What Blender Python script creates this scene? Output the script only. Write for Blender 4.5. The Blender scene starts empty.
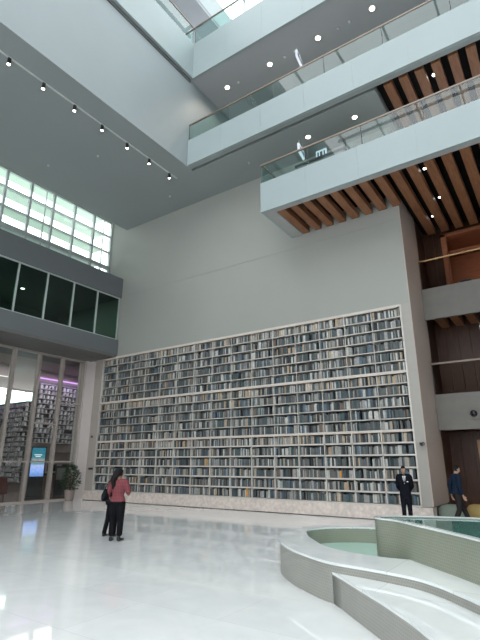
import bpy, bmesh, math, random
from mathutils import Vector, Matrix
random.seed(7)
S = bpy.context.scene
C = S.collection
PI = math.pi

# ------------------------------------------------------------------ materials
MATS = {}
def nodes(name):
    m = bpy.data.materials.new(name); m.use_nodes = True
    nt = m.node_tree
    return m, nt, nt.nodes['Principled BSDF']
def mat(name, col, rough=0.6, metal=0.0, var=0.06, scale=3.0, spec=0.5, bump=0.0, bscale=40.0, emit=None, estr=0.0):
    m, nt, b = nodes(name)
    n = nt.nodes.new('ShaderNodeTexNoise'); n.inputs['Scale'].default_value = scale; n.inputs['Detail'].default_value = 4
    g = nt.nodes.new('ShaderNodeTexCoord'); nt.links.new(g.outputs['Object'], n.inputs['Vector'])
    r = nt.nodes.new('ShaderNodeValToRGB')
    r.color_ramp.elements[0].position = 0.3; r.color_ramp.elements[1].position = 0.7
    r.color_ramp.elements[0].color = tuple(c*(1-var) for c in col)+(1,)
    r.color_ramp.elements[1].color = tuple(min(1, c*(1+var)) for c in col)+(1,)
    nt.links.new(n.outputs['Fac'], r.inputs['Fac']); nt.links.new(r.outputs['Color'], b.inputs['Base Color'])
    b.inputs['Roughness'].default_value = rough; b.inputs['Metallic'].default_value = metal
    b.inputs['Specular IOR Level'].default_value = spec
    if bump:
        n2 = nt.nodes.new('ShaderNodeTexNoise'); n2.inputs['Scale'].default_value = bscale
        nt.links.new(g.outputs['Object'], n2.inputs['Vector'])
        bp = nt.nodes.new('ShaderNodeBump'); bp.inputs['Strength'].default_value = bump; bp.inputs['Distance'].default_value = 0.01
        nt.links.new(n2.outputs['Fac'], bp.inputs['Height']); nt.links.new(bp.outputs['Normal'], b.inputs['Normal'])
    if emit:
        b.inputs['Emission Color'].default_value = emit+(1,); b.inputs['Emission Strength'].default_value = estr
    MATS[name] = m
    return m
def glass(name, tint, gloss=0.0, rough=0.02, ior=1.45):
    m = bpy.data.materials.new(name); m.use_nodes = True; nt = m.node_tree
    nt.nodes.remove(nt.nodes['Principled BSDF']); out = nt.nodes['Material Output']
    t = nt.nodes.new('ShaderNodeBsdfTransparent'); t.inputs['Color'].default_value = tint+(1,)
    g = nt.nodes.new('ShaderNodeBsdfGlossy'); g.inputs['Roughness'].default_value = rough
    f = nt.nodes.new('ShaderNodeFresnel'); f.inputs['IOR'].default_value = ior
    a0 = nt.nodes.new('ShaderNodeMath'); a0.operation = 'ADD'; a0.inputs[1].default_value = gloss
    nt.links.new(f.outputs[0], a0.inputs[0])
    ge = nt.nodes.new('ShaderNodeNewGeometry'); iv = nt.nodes.new('ShaderNodeMath'); iv.operation = 'SUBTRACT'; iv.inputs[0].default_value = 1
    nt.links.new(ge.outputs['Backfacing'], iv.inputs[1])
    a = nt.nodes.new('ShaderNodeMath'); a.operation = 'MULTIPLY'; nt.links.new(a0.outputs[0], a.inputs[0]); nt.links.new(iv.outputs[0], a.inputs[1])
    x = nt.nodes.new('ShaderNodeMixShader'); nt.links.new(a.outputs[0], x.inputs['Fac'])
    nt.links.new(t.outputs[0], x.inputs[1]); nt.links.new(g.outputs[0], x.inputs[2])
    nt.links.new(x.outputs[0], out.inputs['Surface'])
    MATS[name] = m
    return m
def emitter(name, col, s):
    m = bpy.data.materials.new(name); m.use_nodes = True; nt = m.node_tree
    nt.nodes.remove(nt.nodes['Principled BSDF'])
    e = nt.nodes.new('ShaderNodeEmission'); e.inputs['Color'].default_value = col+(1,); e.inputs['Strength'].default_value = s
    nt.links.new(e.outputs[0], nt.nodes['Material Output'].inputs['Surface'])
    MATS[name] = m
    return m

WHITE = mat('white_plaster', (0.272, 0.305, 0.315), 0.55, var=0.02, scale=0.6)
FASCIA = mat('fascia_panel', (0.295, 0.345, 0.35), 0.45, var=0.015, scale=0.8)
WALLM = mat('warm_grey_wall', (0.312, 0.313, 0.288), 0.65, var=0.02, scale=0.5)
ENDW = mat('warm_bounce_plaster', (0.42, 0.335, 0.29), 0.6, var=0.03, scale=0.7)  # wall end face, pink of the warm bounced light put into its colour
CEIL = mat('grey_ceiling', (0.275, 0.298, 0.295), 0.7, var=0.02, scale=0.4)
CEIL_HI = mat('upper_ceiling', (0.36, 0.36, 0.365), 0.7, var=0.02, scale=0.4)
BAND = mat('grey_cladding', (0.135, 0.145, 0.15), 0.6, var=0.03, scale=0.5)
SOFF = mat('dark_soffit', (0.13, 0.125, 0.12), 0.6, var=0.05)
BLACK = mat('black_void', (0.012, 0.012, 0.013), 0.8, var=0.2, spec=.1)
REVEAL = mat('reveal_grey', (0.10, 0.10, 0.10), 0.8)
STEEL = mat('pale_aluminium', (0.52, 0.55, 0.54), 0.35, 0.3, var=0.03)
MULL = mat('bronze_aluminium', (0.40, 0.345, 0.315), 0.45, 0.2, var=0.05)
SHELF = mat('shelf_white', (0.56, 0.52, 0.48), 0.45, var=0.03)
TERR = mat('terrazzo_plinth', (0.64, 0.55, 0.50), 0.35, var=0.16, scale=9)
LOBW = mat('lobby_wall', (0.30, 0.255, 0.245), 0.7, var=0.05)
LOBC = mat('lobby_ceiling', (0.33, 0.27, 0.25), 0.7, var=0.05)
LOBF = mat('lobby_floor', (0.30, 0.25, 0.225), 0.15, var=0.05)
RAIL = mat('bronze_handrail', (0.20, 0.155, 0.125), 0.4, 0.2, var=0.05)
BRASS = mat('brass_handrail', (0.72, 0.47, 0.25), 0.25, 0.9, var=0.05)
GL_B = glass('green_balustrade_glass', (0.78, 0.90, 0.88), 0.05)
GL_W = glass('clear_glass', (0.93, 0.965, 0.955), 0.0)
GL_D = glass('dark_green_glass', (0.48, 0.60, 0.55), 0.0)
GL_R = glass('bronze_glass', (0.86, 0.83, 0.80), 0.0, ior=1.07)
SKYL = glass('skylight_glass', (0.985, 0.992, 0.992), 0.0)
LAMP = emitter('lamp_warm', (1.0, 0.86, 0.66), 16)
LAMPW = emitter('lamp_white', (1.0, 0.93, 0.84), 14)
FLUO = emitter('fluorescent', (0.72, 1.0, 0.93), 2.6)
LEDW = emitter('led_warm', (1.0, 0.82, 0.68), .6)
PURP = emitter('led_purple', (0.80, 0.42, 1.0), 1.1)
LEDL = emitter('led_line', (1.0, 0.88, 0.82), 1.2)
LOUV = mat('louvre_green_grey', (0.76, 0.86, 0.77), 0.6, var=0.03)
BLKM = mat('black_metal', (0.02, 0.02, 0.022), 0.4, 0.2)
DKWOOD = None
def wood(name, c0, c1, rough=0.45, scale=(6, 6, 0.7)):
    m, nt, b = nodes(name)
    g = nt.nodes.new('ShaderNodeTexCoord'); mp = nt.nodes.new('ShaderNodeMapping'); mp.inputs['Scale'].default_value = scale
    nt.links.new(g.outputs['Object'], mp.inputs['Vector'])
    n = nt.nodes.new('ShaderNodeTexNoise'); n.inputs['Scale'].default_value = 3; n.inputs['Detail'].default_value = 6; n.inputs['Distortion'].default_value = 0.6
    nt.links.new(mp.outputs[0], n.inputs['Vector'])
    r = nt.nodes.new('ShaderNodeValToRGB'); r.color_ramp.elements[0].position = 0.32; r.color_ramp.elements[1].position = 0.68
    r.color_ramp.elements[0].color = c0+(1,); r.color_ramp.elements[1].color = c1+(1,)
    nt.links.new(n.outputs['Fac'], r.inputs['Fac']); nt.links.new(r.outputs['Color'], b.inputs['Base Color'])
    b.inputs['Roughness'].default_value = rough; b.inputs['Specular IOR Level'].default_value = .25
    return m
SLAT = wood('slat_wood', (0.20, 0.085, 0.042), (0.29, 0.130, 0.065), 0.5, (6, 0.7, 6))
DKW = wood('dark_walnut_panel', (0.034, 0.013, 0.007), (0.062, 0.025, 0.014), 0.4)
REDW = wood('red_wood_panel', (0.26, 0.09, 0.045), (0.36, 0.13, 0.065), 0.4, (0.7, 6, 6))

def tilemat(name, c, mortar, sx, sy, gap, rough, bumpy=0.2, plane='xy', off=0.5, spec=0.5, coat=0):
    m, nt, b = nodes(name)
    g = nt.nodes.new('ShaderNodeTexCoord'); br = nt.nodes.new('ShaderNodeTexBrick')
    br.offset = off
    br.inputs['Color1'].default_value = c+(1,); br.inputs['Color2'].default_value = tuple(x*0.95 for x in c)+(1,)
    br.inputs['Mortar'].default_value = mortar+(1,)
    br.inputs['Scale'].default_value = 1; br.inputs['Brick Width'].default_value = sx; br.inputs['Row Height'].default_value = sy
    br.inputs['Mortar Size'].default_value = gap; br.inputs['Mortar Smooth'].default_value = 0.2
    if plane == 'uv': nt.links.new(g.outputs['UV'], br.inputs['Vector'])
    else: nt.links.new(g.outputs['Object'], br.inputs['Vector'])
    n = nt.nodes.new('ShaderNodeTexNoise'); n.inputs['Scale'].default_value = 1.3; n.inputs['Detail'].default_value = 8; n.inputs['Distortion'].default_value = 1.5
    nt.links.new(g.outputs['Object'], n.inputs['Vector'])
    r = nt.nodes.new('ShaderNodeValToRGB'); r.color_ramp.elements[0].position = 0.35; r.color_ramp.elements[1].position = 0.65
    r.color_ramp.elements[0].color = (0.93, 0.935, 0.94, 1); r.color_ramp.elements[1].color = (1, 1, 1, 1)
    nt.links.new(n.outputs['Fac'], r.inputs['Fac'])
    mx = nt.nodes.new('ShaderNodeMixRGB'); mx.blend_type = 'MULTIPLY'; mx.inputs['Fac'].default_value = 1
    nt.links.new(br.outputs['Color'], mx.inputs['Color1']); nt.links.new(r.outputs['Color'], mx.inputs['Color2'])
    nt.links.new(mx.outputs[0], b.inputs['Base Color'])
    b.inputs['Roughness'].default_value = rough; b.inputs['Specular IOR Level'].default_value = spec
    if coat: b.inputs['Coat Weight'].default_value = coat; b.inputs['Coat Roughness'].default_value = .02; b.inputs['Coat IOR'].default_value = 1.7
    if bumpy:
        bp = nt.nodes.new('ShaderNodeBump'); bp.inputs['Strength'].default_value = bumpy; bp.inputs['Distance'].default_value = 0.003; bp.invert = True
        nt.links.new(br.outputs['Fac'], bp.inputs['Height']); nt.links.new(bp.outputs['Normal'], b.inputs['Normal'])
    return m
FLOOR = tilemat('white_marble_floor', (0.88, 0.885, 0.885), (0.75, 0.75, 0.75), 2.4, 1.2, 0.006, 0.06, 0, spec=0.5, coat=0.42)
MOSAIC = tilemat('grey_mosaic', (0.315, 0.305, 0.275), (0.365, 0.355, 0.325), 0.035, 0.035, 0.004, 0.4, 0.3, 'uv')
GMOSAIC = tilemat('green_mosaic', (0.245, 0.26, 0.20), (0.295, 0.31, 0.25), 0.035, 0.035, 0.004, 0.35, 0.3, 'uv')
COPING = tilemat('white_marble_coping', (0.84, 0.855, 0.85), (0.60, 0.61, 0.60), 3.0, 2.0, 0.004, 0.06, 0, spec=0.5, coat=0.35)
PBOT = mat('pool_floor', (0.42, 0.62, 0.54), 0.5, var=0.04)
def water(name, tint):
    m, nt, b = nodes(name)
    b.inputs['Base Color'].default_value = tint+(1,); b.inputs['Roughness'].default_value = 0.03; b.inputs['IOR'].default_value = 1.33
    b.inputs['Specular IOR Level'].default_value = 0.5
    n = nt.nodes.new('ShaderNodeTexNoise'); n.inputs['Scale'].default_value = 5
    g = nt.nodes.new('ShaderNodeTexCoord'); nt.links.new(g.outputs['Object'], n.inputs['Vector'])
    bp = nt.nodes.new('ShaderNodeBump'); bp.inputs['Strength'].default_value = 0.15; bp.inputs['Distance'].default_value = 0.01
    nt.links.new(n.outputs['Fac'], bp.inputs['Height']); nt.links.new(bp.outputs['Normal'], b.inputs['Normal'])
    return m
WATER = water('pale_teal_water', (0.40, 0.58, 0.50))
WATER2 = water('deep_teal_water', (0.06, 0.165, 0.14))

# ------------------------------------------------------------------ mesh helpers
class MB:
    def __init__(s): s.v = []; s.f = []; s.mi = []
    def box(s, x0, x1, y0, y1, z0, z1, mi=0):
        b = len(s.v)
        s.v += [(x, y, z) for z in (z0, z1) for y in (y0, y1) for x in (x0, x1)]
        for q in ((0, 2, 3, 1), (4, 5, 7, 6), (0, 1, 5, 4), (2, 6, 7, 3), (0, 4, 6, 2), (1, 3, 7, 5)):
            s.f.append(tuple(b+i for i in q)); s.mi.append(mi)
        return s
    def prism(s, pts, z0, z1, mi=0, smooth=False, bottom=True):
        b = len(s.v); n = len(pts)
        s.v += [(p[0], p[1], z0) for p in pts] + [(p[0], p[1], z1) for p in pts]
        for i in range(n):
            j = (i+1) % n; s.f.append((b+i, b+j, b+n+j, b+n+i)); s.mi.append(mi)
        s.f.append(tuple(b+n+i for i in range(n))); s.mi.append(mi)
        if bottom: s.f.append(tuple(b+n-1-i for i in range(n))); s.mi.append(mi)
        return s
    def lathe(s, prof, cx=0, cy=0, n=20, axis='z', o=(0, 0, 0), mi=0):
        b = len(s.v)
        for r, h in prof:
            for k in range(n):
                a = 2*PI*k/n; p = (r*math.cos(a), r*math.sin(a), h)
                if axis == 'y': p = (p[0], p[2], p[1])
                if axis == 'x': p = (p[2], p[0], p[1])
                s.v.append((p[0]+o[0]+cx, p[1]+o[1]+cy, p[2]+o[2]))
        for i in range(len(prof)-1):
            for k in range(n):
                k2 = (k+1) % n
                s.f.append((b+i*n+k, b+i*n+k2, b+(i+1)*n+k2, b+(i+1)*n+k)); s.mi.append(mi)
        s.f.append(tuple(b+n-1-k for k in range(n))); s.mi.append(mi)
        e = b+(len(prof)-1)*n
        s.f.append(tuple(e+k for k in range(n))); s.mi.append(mi)
        return s
    def tube(s, pts, rad, n=10, side=(1, 0, 0), mi=0):
        """tapered elliptical tube with rounded ends; rad: number or (a, b)"""
        pts = [Vector(p) for p in pts]; rad = [(r, r) if not isinstance(r, tuple) else r for r in rad]
        d0 = (pts[0]-pts[1]).normalized(); d1 = (pts[-1]-pts[-2]).normalized()
        P = [pts[0]+d0*min(rad[0])*0.55] + pts + [pts[-1]+d1*min(rad[-1])*0.55]
        R = [(rad[0][0]*.6, rad[0][1]*.6)] + rad + [(rad[-1][0]*.6, rad[-1][1]*.6)]
        b = len(s.v); m = len(P)
        for i, p in enumerate(P):
            t = (P[min(i+1, m-1)]-P[max(i-1, 0)]).normalized()
            u = Vector(side); u = u - t*u.dot(t)
            if u.length < 1e-3: u = Vector((0, 1, 0)) - t*t.y
            u.normalize(); w = t.cross(u)
            for k in range(n):
                a = 2*PI*k/n; s.v.append(tuple(p + u*R[i][0]*math.cos(a) + w*R[i][1]*math.sin(a)))
        for i in range(m-1):
            for k in range(n):
                k2 = (k+1) % n
                s.f.append((b+i*n+k, b+i*n+k2, b+(i+1)*n+k2, b+(i+1)*n+k)); s.mi.append(mi)
        s.f.append(tuple(b+n-1-k for k in range(n))); s.mi.append(mi)
        e = b+(m-1)*n; s.f.append(tuple(e+k for k in range(n))); s.mi.append(mi)
        return s
    def ball(s, c, r, n=14, mi=0, fn=None):
        b = len(s.v); m = n//2+2
        if not isinstance(r, tuple): r = (r, r, r)
        for i in range(m):
            t = PI*i/(m-1)
            for k in range(n):
                a = 2*PI*k/n
                q = (math.sin(t)*math.cos(a), math.sin(t)*math.sin(a), math.cos(t))
                q = (q[0]*r[0], q[1]*r[1], q[2]*r[2])
                if fn: q = fn(q)
                s.v.append((c[0]+q[0], c[1]+q[1], c[2]+q[2]))
        for i in range(m-1):
            for k in range(n):
                k2 = (k+1) % n
                s.f.append((b+(i+1)*n+k, b+(i+1)*n+k2, b+i*n+k2, b+i*n+k)); s.mi.append(mi)
        return s
    def mesh(s, name, mats, smooth=False):
        me = bpy.data.meshes.new(name); me.from_pydata(s.v, [], s.f); me.update()
        for m in (mats if isinstance(mats, (list, tuple)) else [mats]): me.materials.append(m)
        for p, i in zip(me.polygons, s.mi): p.material_index = i
        if smooth:
            for p in me.polygons: p.use_smooth = True
        return me
    def build(s, name, mats, parent=None, smooth=False, bevel=0):
        o = bpy.data.objects.new(name, s.mesh(name, mats, smooth)); C.objects.link(o)
        if parent: o.parent = parent
        if bevel:
            m = o.modifiers.new('bevel', 'BEVEL'); m.width = bevel; m.segments = 2; m.limit_method = 'ANGLE'
        return o
def tag(o, label, cat, group=None):
    o['label'] = label; o['category'] = cat
    if group: o['group'] = group
    return o
def struct(o): o['kind'] = 'structure'; return o
def empty(name, loc, label, cat, group=None, rz=0):
    o = bpy.data.objects.new(name, None); C.objects.link(o); o.location = loc; o.rotation_euler = (0, 0, rz)
    o.empty_display_size = 0.2
    return tag(o, label, cat, group)
def sbox(name, m, *b):
    mb = MB()
    for q in b: mb.box(*q)
    return struct(mb.build(name, m))
def offs(p, o): return [(a[0]-o[0], a[1]-o[1]) for a in p]

# ------------------------------------------------------------------ dimensions (metres; camera above the origin)
WY = 15.4                      # face of the book wall
BX0, BX1 = -19.15, -3.95       # bookcase
WX1 = -3.6
ZC = 14.1                      # main ceiling
VX, VY = -11.66, 12.85         # edges of the atrium void

# ------------------------------------------------------------------ room shell
sbox('floor', FLOOR, (-20.5, 12, -14, 24, -0.3, 0))
sbox('trim_1', LOBF, (-45, -20.5, -14, 34, -0.3, 0))                    # lobby floor
# book wall with its recess
sbox('wall_back', WALLM,
     (-20.3, WX1, WY, 17.3, 6.90, 10.10), (-19.45, WX1, WY, 17.3, 10.115, ZC+1.2), (-19.45, WX1, WY+.012, 17.3, 10.10, 10.115),
     (BX0, BX1, 15.80, 17.3, 0, 6.90), (-20.3, -19.7, 15.9, 17.3, 7.05, 6.9))
sbox('trim_2', ENDW, (WX1-.012, WX1+.02, WY-.01, 17.6, 0.45, 14.1))
sbox('trim_18', mat('warm_trim', (0.35, .325, .295), .6, var=.02), (BX1+.04, WX1-.012, WY-.012, 15.80, 0.43, 6.90))
sbox('trim_3', mat('pilaster_blush', (0.40, 0.355, 0.32), 0.55, var=0.03), (-19.75, BX0-.04, WY-.05, 15.8, 0.43, 6.90))
sbox('wall_wood_side', DKW, (-4.2, WX1, 17.6, 22.5, 0, 11.2), (-4.2, WX1-.015, 17.25, 17.6, 0, 14))
sbox('baseboard_back', TERR, (-19.8, WX1+.0, WY-.10, 15.8, 0.025, 0.42))
sbox('baseboard_recess', SOFF, (-19.8, WX1, WY-.05, 15.8, 0, 0.025), (WX1-.3, WX1+.0, 15.8, 17.5, 0, 0.45))
# main ceiling (left soffit and the strip behind the atrium)
sbox('ceiling', CEIL, (-18.24, VX-.01, -14, 17, ZC, ZC+.35), (VX-.01, -3.45, 13.30, 17, ZC, ZC+.35),
     (VX, 12, VY+.125, 13.16, ZC, ZC+.3))
sbox('trim_4', REVEAL, (VX, 12, 13.16, 13.30, ZC+.12, ZC+.3))
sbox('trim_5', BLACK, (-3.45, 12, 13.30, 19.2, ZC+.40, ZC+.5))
# tall left wall above the soffit
sbox('wall_left', WHITE, (VX-.008, VX, -14, 17, ZC, 18.8), (VX-.4, VX-.008, -14, 17, ZC+.36, 18.8))
# upper corridor: ceiling, slab, rear wall
sbox('ceiling_upper', CEIL_HI, (VX-3, 12, VY+.1, 17, 18.8, 19.1), (VX-6, VX, -14, VY+.1, 18.8, 19.1))
sbox('wall_upper', WHITE, (VX, 12, 16.9, 17.1, ZC+.4, 18.8))
sbox('trim_6', WHITE, (VX, 12, 13.0, 16.9, ZC+.5, ZC+1.1))
sbox('trim_7', WHITE, (VX-3, 12, VY+.1, 17, 19.1, 20.6), (VX-6, VX, -14, VY+.1, 19.1, 20.6))
# topmost left deck
sbox('ceiling_top', mat('top_soffit', (0.30, 0.31, 0.33), 0.7, var=0.02), (VX-6, -11.42, -14, 18, 23.5, 23.7))
sbox('trim_8', FASCIA, (VX-6, -11.40, -14, 18, 23.7, 25.2))
# left side cladding bands and ledge
sbox('wall_left_band', BAND, (-20.3, -18.2, -14, WY, 10.07, 11.15), (-20.3, -20.0, WY, 15.6, 10.07, 11.15))
sbox('wall_left_lower_band', BAND, (-20.3, -18.2, -14, WY, 7.0, 7.75))
sbox('trim_9', SOFF, (-20.6, -18.22, -14, WY, 6.86, 7.0))
# unseen sides that close the hall
sbox('wall_front', WHITE, (-20, -11.5, -14.3, -14, 0, 27), (-11.5, 12, -14.3, -14, 14, 18.8))
fg = MB()  # unseen glazing, added to let daylight onto book wall and floor
for x in range(-11, 13, 2): fg.box(x-.05, x+.05, -14.25, -14.05, 0, 14)
for z in (0.1, 3.5, 7, 10.5): fg.box(-11.5, 12, -14.22, -14.08, z-.05, z+.05)
fg = struct(fg.build('added_window_7', STEEL))
MB().box(-11.5, 12, -14.16, -14.14, 0, 14).build('window_pane', SKYL, fg)
sbox('wall_right', WHITE, (11.7, 12, -14, 24, 0, 27))
sbox('wall_left_front', BAND, (-20.3, -18.2, -14, -13.8, 0, 15))

# ------------------------------------------------------------------ windows
def window(name, X, ys, zs, fr, gl, w=0.09, d=0.14, thick=None):
    f = MB()
    for y in ys: f.box(X-d/2, X+d/2, y-w/2, y+w/2, zs[0], zs[-1])
    for i, z in enumerate(zs):
        t = (thick or {}).get(i, w); f.box(X-d/2+.01, X+d/2-.01, ys[0], ys[-1], z-t/2, z+t/2)
    o = struct(f.build(name, fr))
    for i in range(len(ys)-1):
        g = MB().box(X-.01, X+.01, ys[i]+w/2, ys[i+1]-w/2, zs[0]+w/2, zs[-1]-w/2).build('window_pane', gl, o)
    return o
w1 = window('window_1', -19.5, [15.36-1.245*i for i in range(18, -1, -1)], [11.2, 12.02, 12.12, 13.0, 13.97, 14.87], STEEL, GL_W, 0.11, .16, {3: .07, 4: .07})
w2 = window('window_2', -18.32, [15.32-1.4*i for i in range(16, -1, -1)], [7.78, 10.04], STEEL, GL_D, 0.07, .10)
w3 = window('window_3', -20.5, [15.15-1.28*i for i in range(20, -1, -1)], [0.03, 1.76, 6.84], MULL, GL_W, 0.13, .22, {0: .06, 1: .07})
sbox('trim_17', MULL, (-20.58, -20.42, 12.65, 13.8, 3.47, 3.53), (-20.58, -20.42, 13.93, 15.1, 4.52, 4.57), (-20.58, -20.42, 11.37, 12.5, 4.9, 4.95))
sbox('trim_10', mat('lobby_column', (0.50, 0.45, 0.43), 0.5, var=0.03), (-20.85, -20.25, 15.15, 15.75, 0, 6.95))
window('window_4', -20.5, [15.75, 16.6, 17.4], [0.03, 1.76, 4.55, 6.84], MULL, GL_W, 0.10, .2)
sbox('trim_11', LOBW, (-20.6, -20.3, 17.3, 30, 0, 7.2))
sbox('trim_12', STEEL, (-19.6, -18.24, -14, 15.4, 14.90, 15.1))
# dim room behind the dark ribbon window
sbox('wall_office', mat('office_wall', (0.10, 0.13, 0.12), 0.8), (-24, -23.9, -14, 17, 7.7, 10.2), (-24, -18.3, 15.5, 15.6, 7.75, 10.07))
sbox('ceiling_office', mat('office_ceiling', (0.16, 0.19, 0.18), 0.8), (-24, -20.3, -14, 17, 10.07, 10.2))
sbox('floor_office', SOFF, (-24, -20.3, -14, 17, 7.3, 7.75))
# louvres outside the clerestory
lv = empty('louvre_screen', (-20.2, 0, 11.15), 'pale horizontal sun louvres standing outside the clerestory window', 'louvres')
for z, x in ((12.45, 0), (13.35, 0), (14.3, 0), (15.3, 0), (16.3, -.2)):
    o = MB().box(-.75, 0.0, -13.6, 15.3, 0, 0.06).build('louvre_blade', LOUV, lv); o.location = (x, 0, z-11.15)
for y in range(0, 22, 3):
    MB().box(-.07, -.01, 15.36-1.245*y-.03, 15.36-1.245*y+.03, 0.005, 5.2).build('support_post', STEEL, lv)
sbox('wall_outer', LOUV, (-24.5, -24, -14, 18, 9, 12.9))

# skylight over the void
sk = MB()
for x in range(-11, 13, 3): sk.box(x-.06, x+.06, -14, 16.5, 27.0, 27.2)
for y in range(-14, 17, 3): sk.box(-11.4, 12, y-.06, y+.06, 27.0, 27.2)
sk = struct(sk.build('window_5', STEEL))
MB().box(-11.4, 12, -14, 16.5, 27.08, 27.10).build('window_pane', SKYL, sk)
eg = MB()
for x in range(-11, 13, 2): eg.box(x-.05, x+.05, 16.45, 16.6, 20.6, 27)
for z in (22.5, 24.7): eg.box(-11.4, 12, 16.46, 16.58, z-.05, z+.05)
eg = struct(eg.build('window_6', STEEL))
MB().box(-11.4, 12, 16.5, 16.52, 20.6, 27).build('window_pane', SKYL, eg)

# ------------------------------------------------------------------ lobby behind the curtain wall
def shelfmat(name, c0, c1, c2, sx, sy):
    m, nt, b = nodes(name)
    g = nt.nodes.new('ShaderNodeTexCoord'); mp = nt.nodes.new('ShaderNodeMapping')
    nt.links.new(g.outputs['UV'], mp.inputs['Vector'])
    br = nt.nodes.new('ShaderNodeTexBrick'); br.offset = 0.0
    br.inputs['Color1'].default_value = c0+(1,); br.inputs['Color2'].default_value = c1+(1,); br.inputs['Mortar'].default_value = c2+(1,)
    br.inputs['Scale'].default_value = 1; br.inputs['Brick Width'].default_value = sx; br.inputs['Row Height'].default_value = sy; br.inputs['Mortar Size'].default_value = 0.035
    nt.links.new(mp.outputs[0], br.inputs['Vector']); nt.links.new(br.outputs['Color'], b.inputs['Base Color'])
    b.inputs['Roughness'].default_value = 0.5
    return m
sbox('wall_lobby', LOBW, (-27.4, -27.05, 16.7, 32, 0, 7.4), (-36, -27.4, 16.7, 17.0, 0, 6.1), (-36, -20.6, 31.8, 32, 0, 7.4))
sbox('wall_lobby_far', LOBW, (-36.3, -36, -14, 17, 0, 7.4))
sbox('wall_lobby_front', LOBW, (-36, -20.5, -14.2, -14, 0, 7.4))
sbox('ceiling_lobby', LOBC, (-36.2, -20.6, -14, 32, 7.4, 7.6), (-36, -27.3, 2, 13.8, 6.3, 7.4))
sbox('trim_13', LOBW, (-27.3, -26.9, 16.6, 32, 2.35, 2.9))

# tall library shelving units in the lobby
CELL = mat('lattice_metal', (0.50, 0.50, 0.52), 0.35, 0.5)
LBK = mat('lattice_back', (0.16, 0.16, 0.17), 0.6)
def lattice(loc, rz, L, H0, H1, label, dx=.27, dz=.30, back=LBK):
    t = empty('display_shelving', loc, label, 'shelving', None, rz)
    MB().box(0, L, .22, .26, H0, H1).build('back_panel', back, t)
    n = int((H1-H0)/dz); k = int(L/dx)
    m = MB()
    for i in range(n+1): m.box(0, L, 0, .22, H0+i*dz-.02, H0+i*dz+.02)
    m.build('shelf_tiers', CELL, t)
    m = MB()
    for i in range(n):
        for j in range(k):
            if random.random() < .88:
                x = j*dx+.05; h = dz*random.uniform(.55, .85); s = random.uniform(-.05, .08)
                b = len(m.v); w = dx*random.uniform(.35, .7); z = H0+i*dz+.02
                m.box(x, x+w, .03, .16, z, z+h)
                for q in range(b+4, b+8): v = m.v[q]; m.v[q] = (v[0]+s, v[1], v[2])
    o = m.build('shelved_books', [mat('lobby_books', (0.58, 0.58, 0.60), 0.6, var=.5, scale=2.2)], t); o['kind'] = 'stuff'
    return t
lattice((-26.76, 16.75, 0), -PI/2+PI, 10, 2.9, 6.7, 'tall shelving lit purple from above, on the lobby wall right of the inner corner')
lattice((-35.0, 16.42, 0), 0, 7.6, 0.6, 5.4, 'tall grey shelving under the bright light band on the lobby wall facing the hall', .28)
lattice((-35.72, 2, 0), -PI/2+PI, 13.0, 0.6, 4.6, 'greenish shelving at the far left end of the lobby behind the glass', .36, .36, mat('lattice_back_green', (0.10, 0.15, 0.14), .6))
o = MB().box(-34.8, -27.45, 16.5, 16.69, 5.45, 6.0).build('strip_light', FLUO); tag(o, 'long bright fluorescent light band above the shelving at the far left of the lobby', 'light')
o = MB().box(-27.04, -26.98, 16.8, 26, 6.85, 6.93).build('led_strip', PURP); tag(o, 'purple light strip above the lobby shelving right of the inner corner', 'light')
o = MB().box(-26.9, -26.83, 4.0, 14.6, 6.60, 6.64).build('led_line', LEDL); tag(o, 'thin warm light line crossing the lobby ceiling', 'light')
sbox('trim_14', mat('lobby_bulkhead', (0.38, 0.34, 0.36), .7), (-27.2, -26.9, 2, 14.6, 6.64, 7.4), (-34.8, -34.4, 2, 16.4, 4.4, 4.95))

# ------------------------------------------------------------------ balconies
def balcony(name, label, x0, x1, y, z0, z1, zr, glw, mats, cat='balcony', left_return=None, rail=RAIL, gl=GL_B, thick=.12, seam=1.9):
    t = empty(name, (x0, y, z0), label, cat)
    def bx(n, m, *b, par=t):
        q = MB()
        for a in b: q.box(a[0]-x0, a[1]-x0, a[2]-y, a[3]-y, a[4]-z0, a[5]-z0)
        return q.build(n, m, par)
    fb = []
    x = x0
    while x < x1-.01:                                             # cladding panels with hairline joints
        e = min(x+seam, x1); fb.append((x, e-.006 if e < x1 else e, y, y+thick, z0, z1)); x = e
    fb.append((x0+.003, x1-.003, y+.01, y+thick-.004, z0+.012, z1-.01))
    if left_return: fb.append((x0, x0+thick, y+thick, left_return, z0, z1))
    bx('fascia', mats, *fb)
    n = max(1, round((x1-x0)/glw)); w = (x1-x0)/n
    for i in range(n):
        bx('glass_panel', gl, (x0+i*w+.012, x0+(i+1)*w-.012, y+.05, y+.065, z1-.02, zr-.02))
    if left_return:
        bx('glass_panel', gl, (x0+.05, x0+.065, y+.08, left_return-.05, z1-.02, zr-.02))
        bx('handrail', rail, (x0, x1, y+.03, y+.09, zr-.03, zr+.03), (x0+.03, x0+.09, y+.09, left_return, zr-.03, zr+.03))
    else:
        bx('handrail', rail, (x0, x1, y+.03, y+.09, zr-.03, zr+.03))
    for i in range(n+1):
        px = min(max(x0+i*w, x0+.02), x1-.02)
        bx('glazing_clip', REVEAL, (px-.007, px+.007, y+.04, y+.075, z1, zr-.03))
    return t, bx
def slats(bx, x0, x1, y0, y1, z, pitch=.52, w=.285, h=.26):
    x = x0
    while x < x1:
        yy = y1(x) if callable(y1) else y1
        bx('slat', SLAT, (x, x+w, y0, yy, z, z+h)); x += pitch
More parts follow.
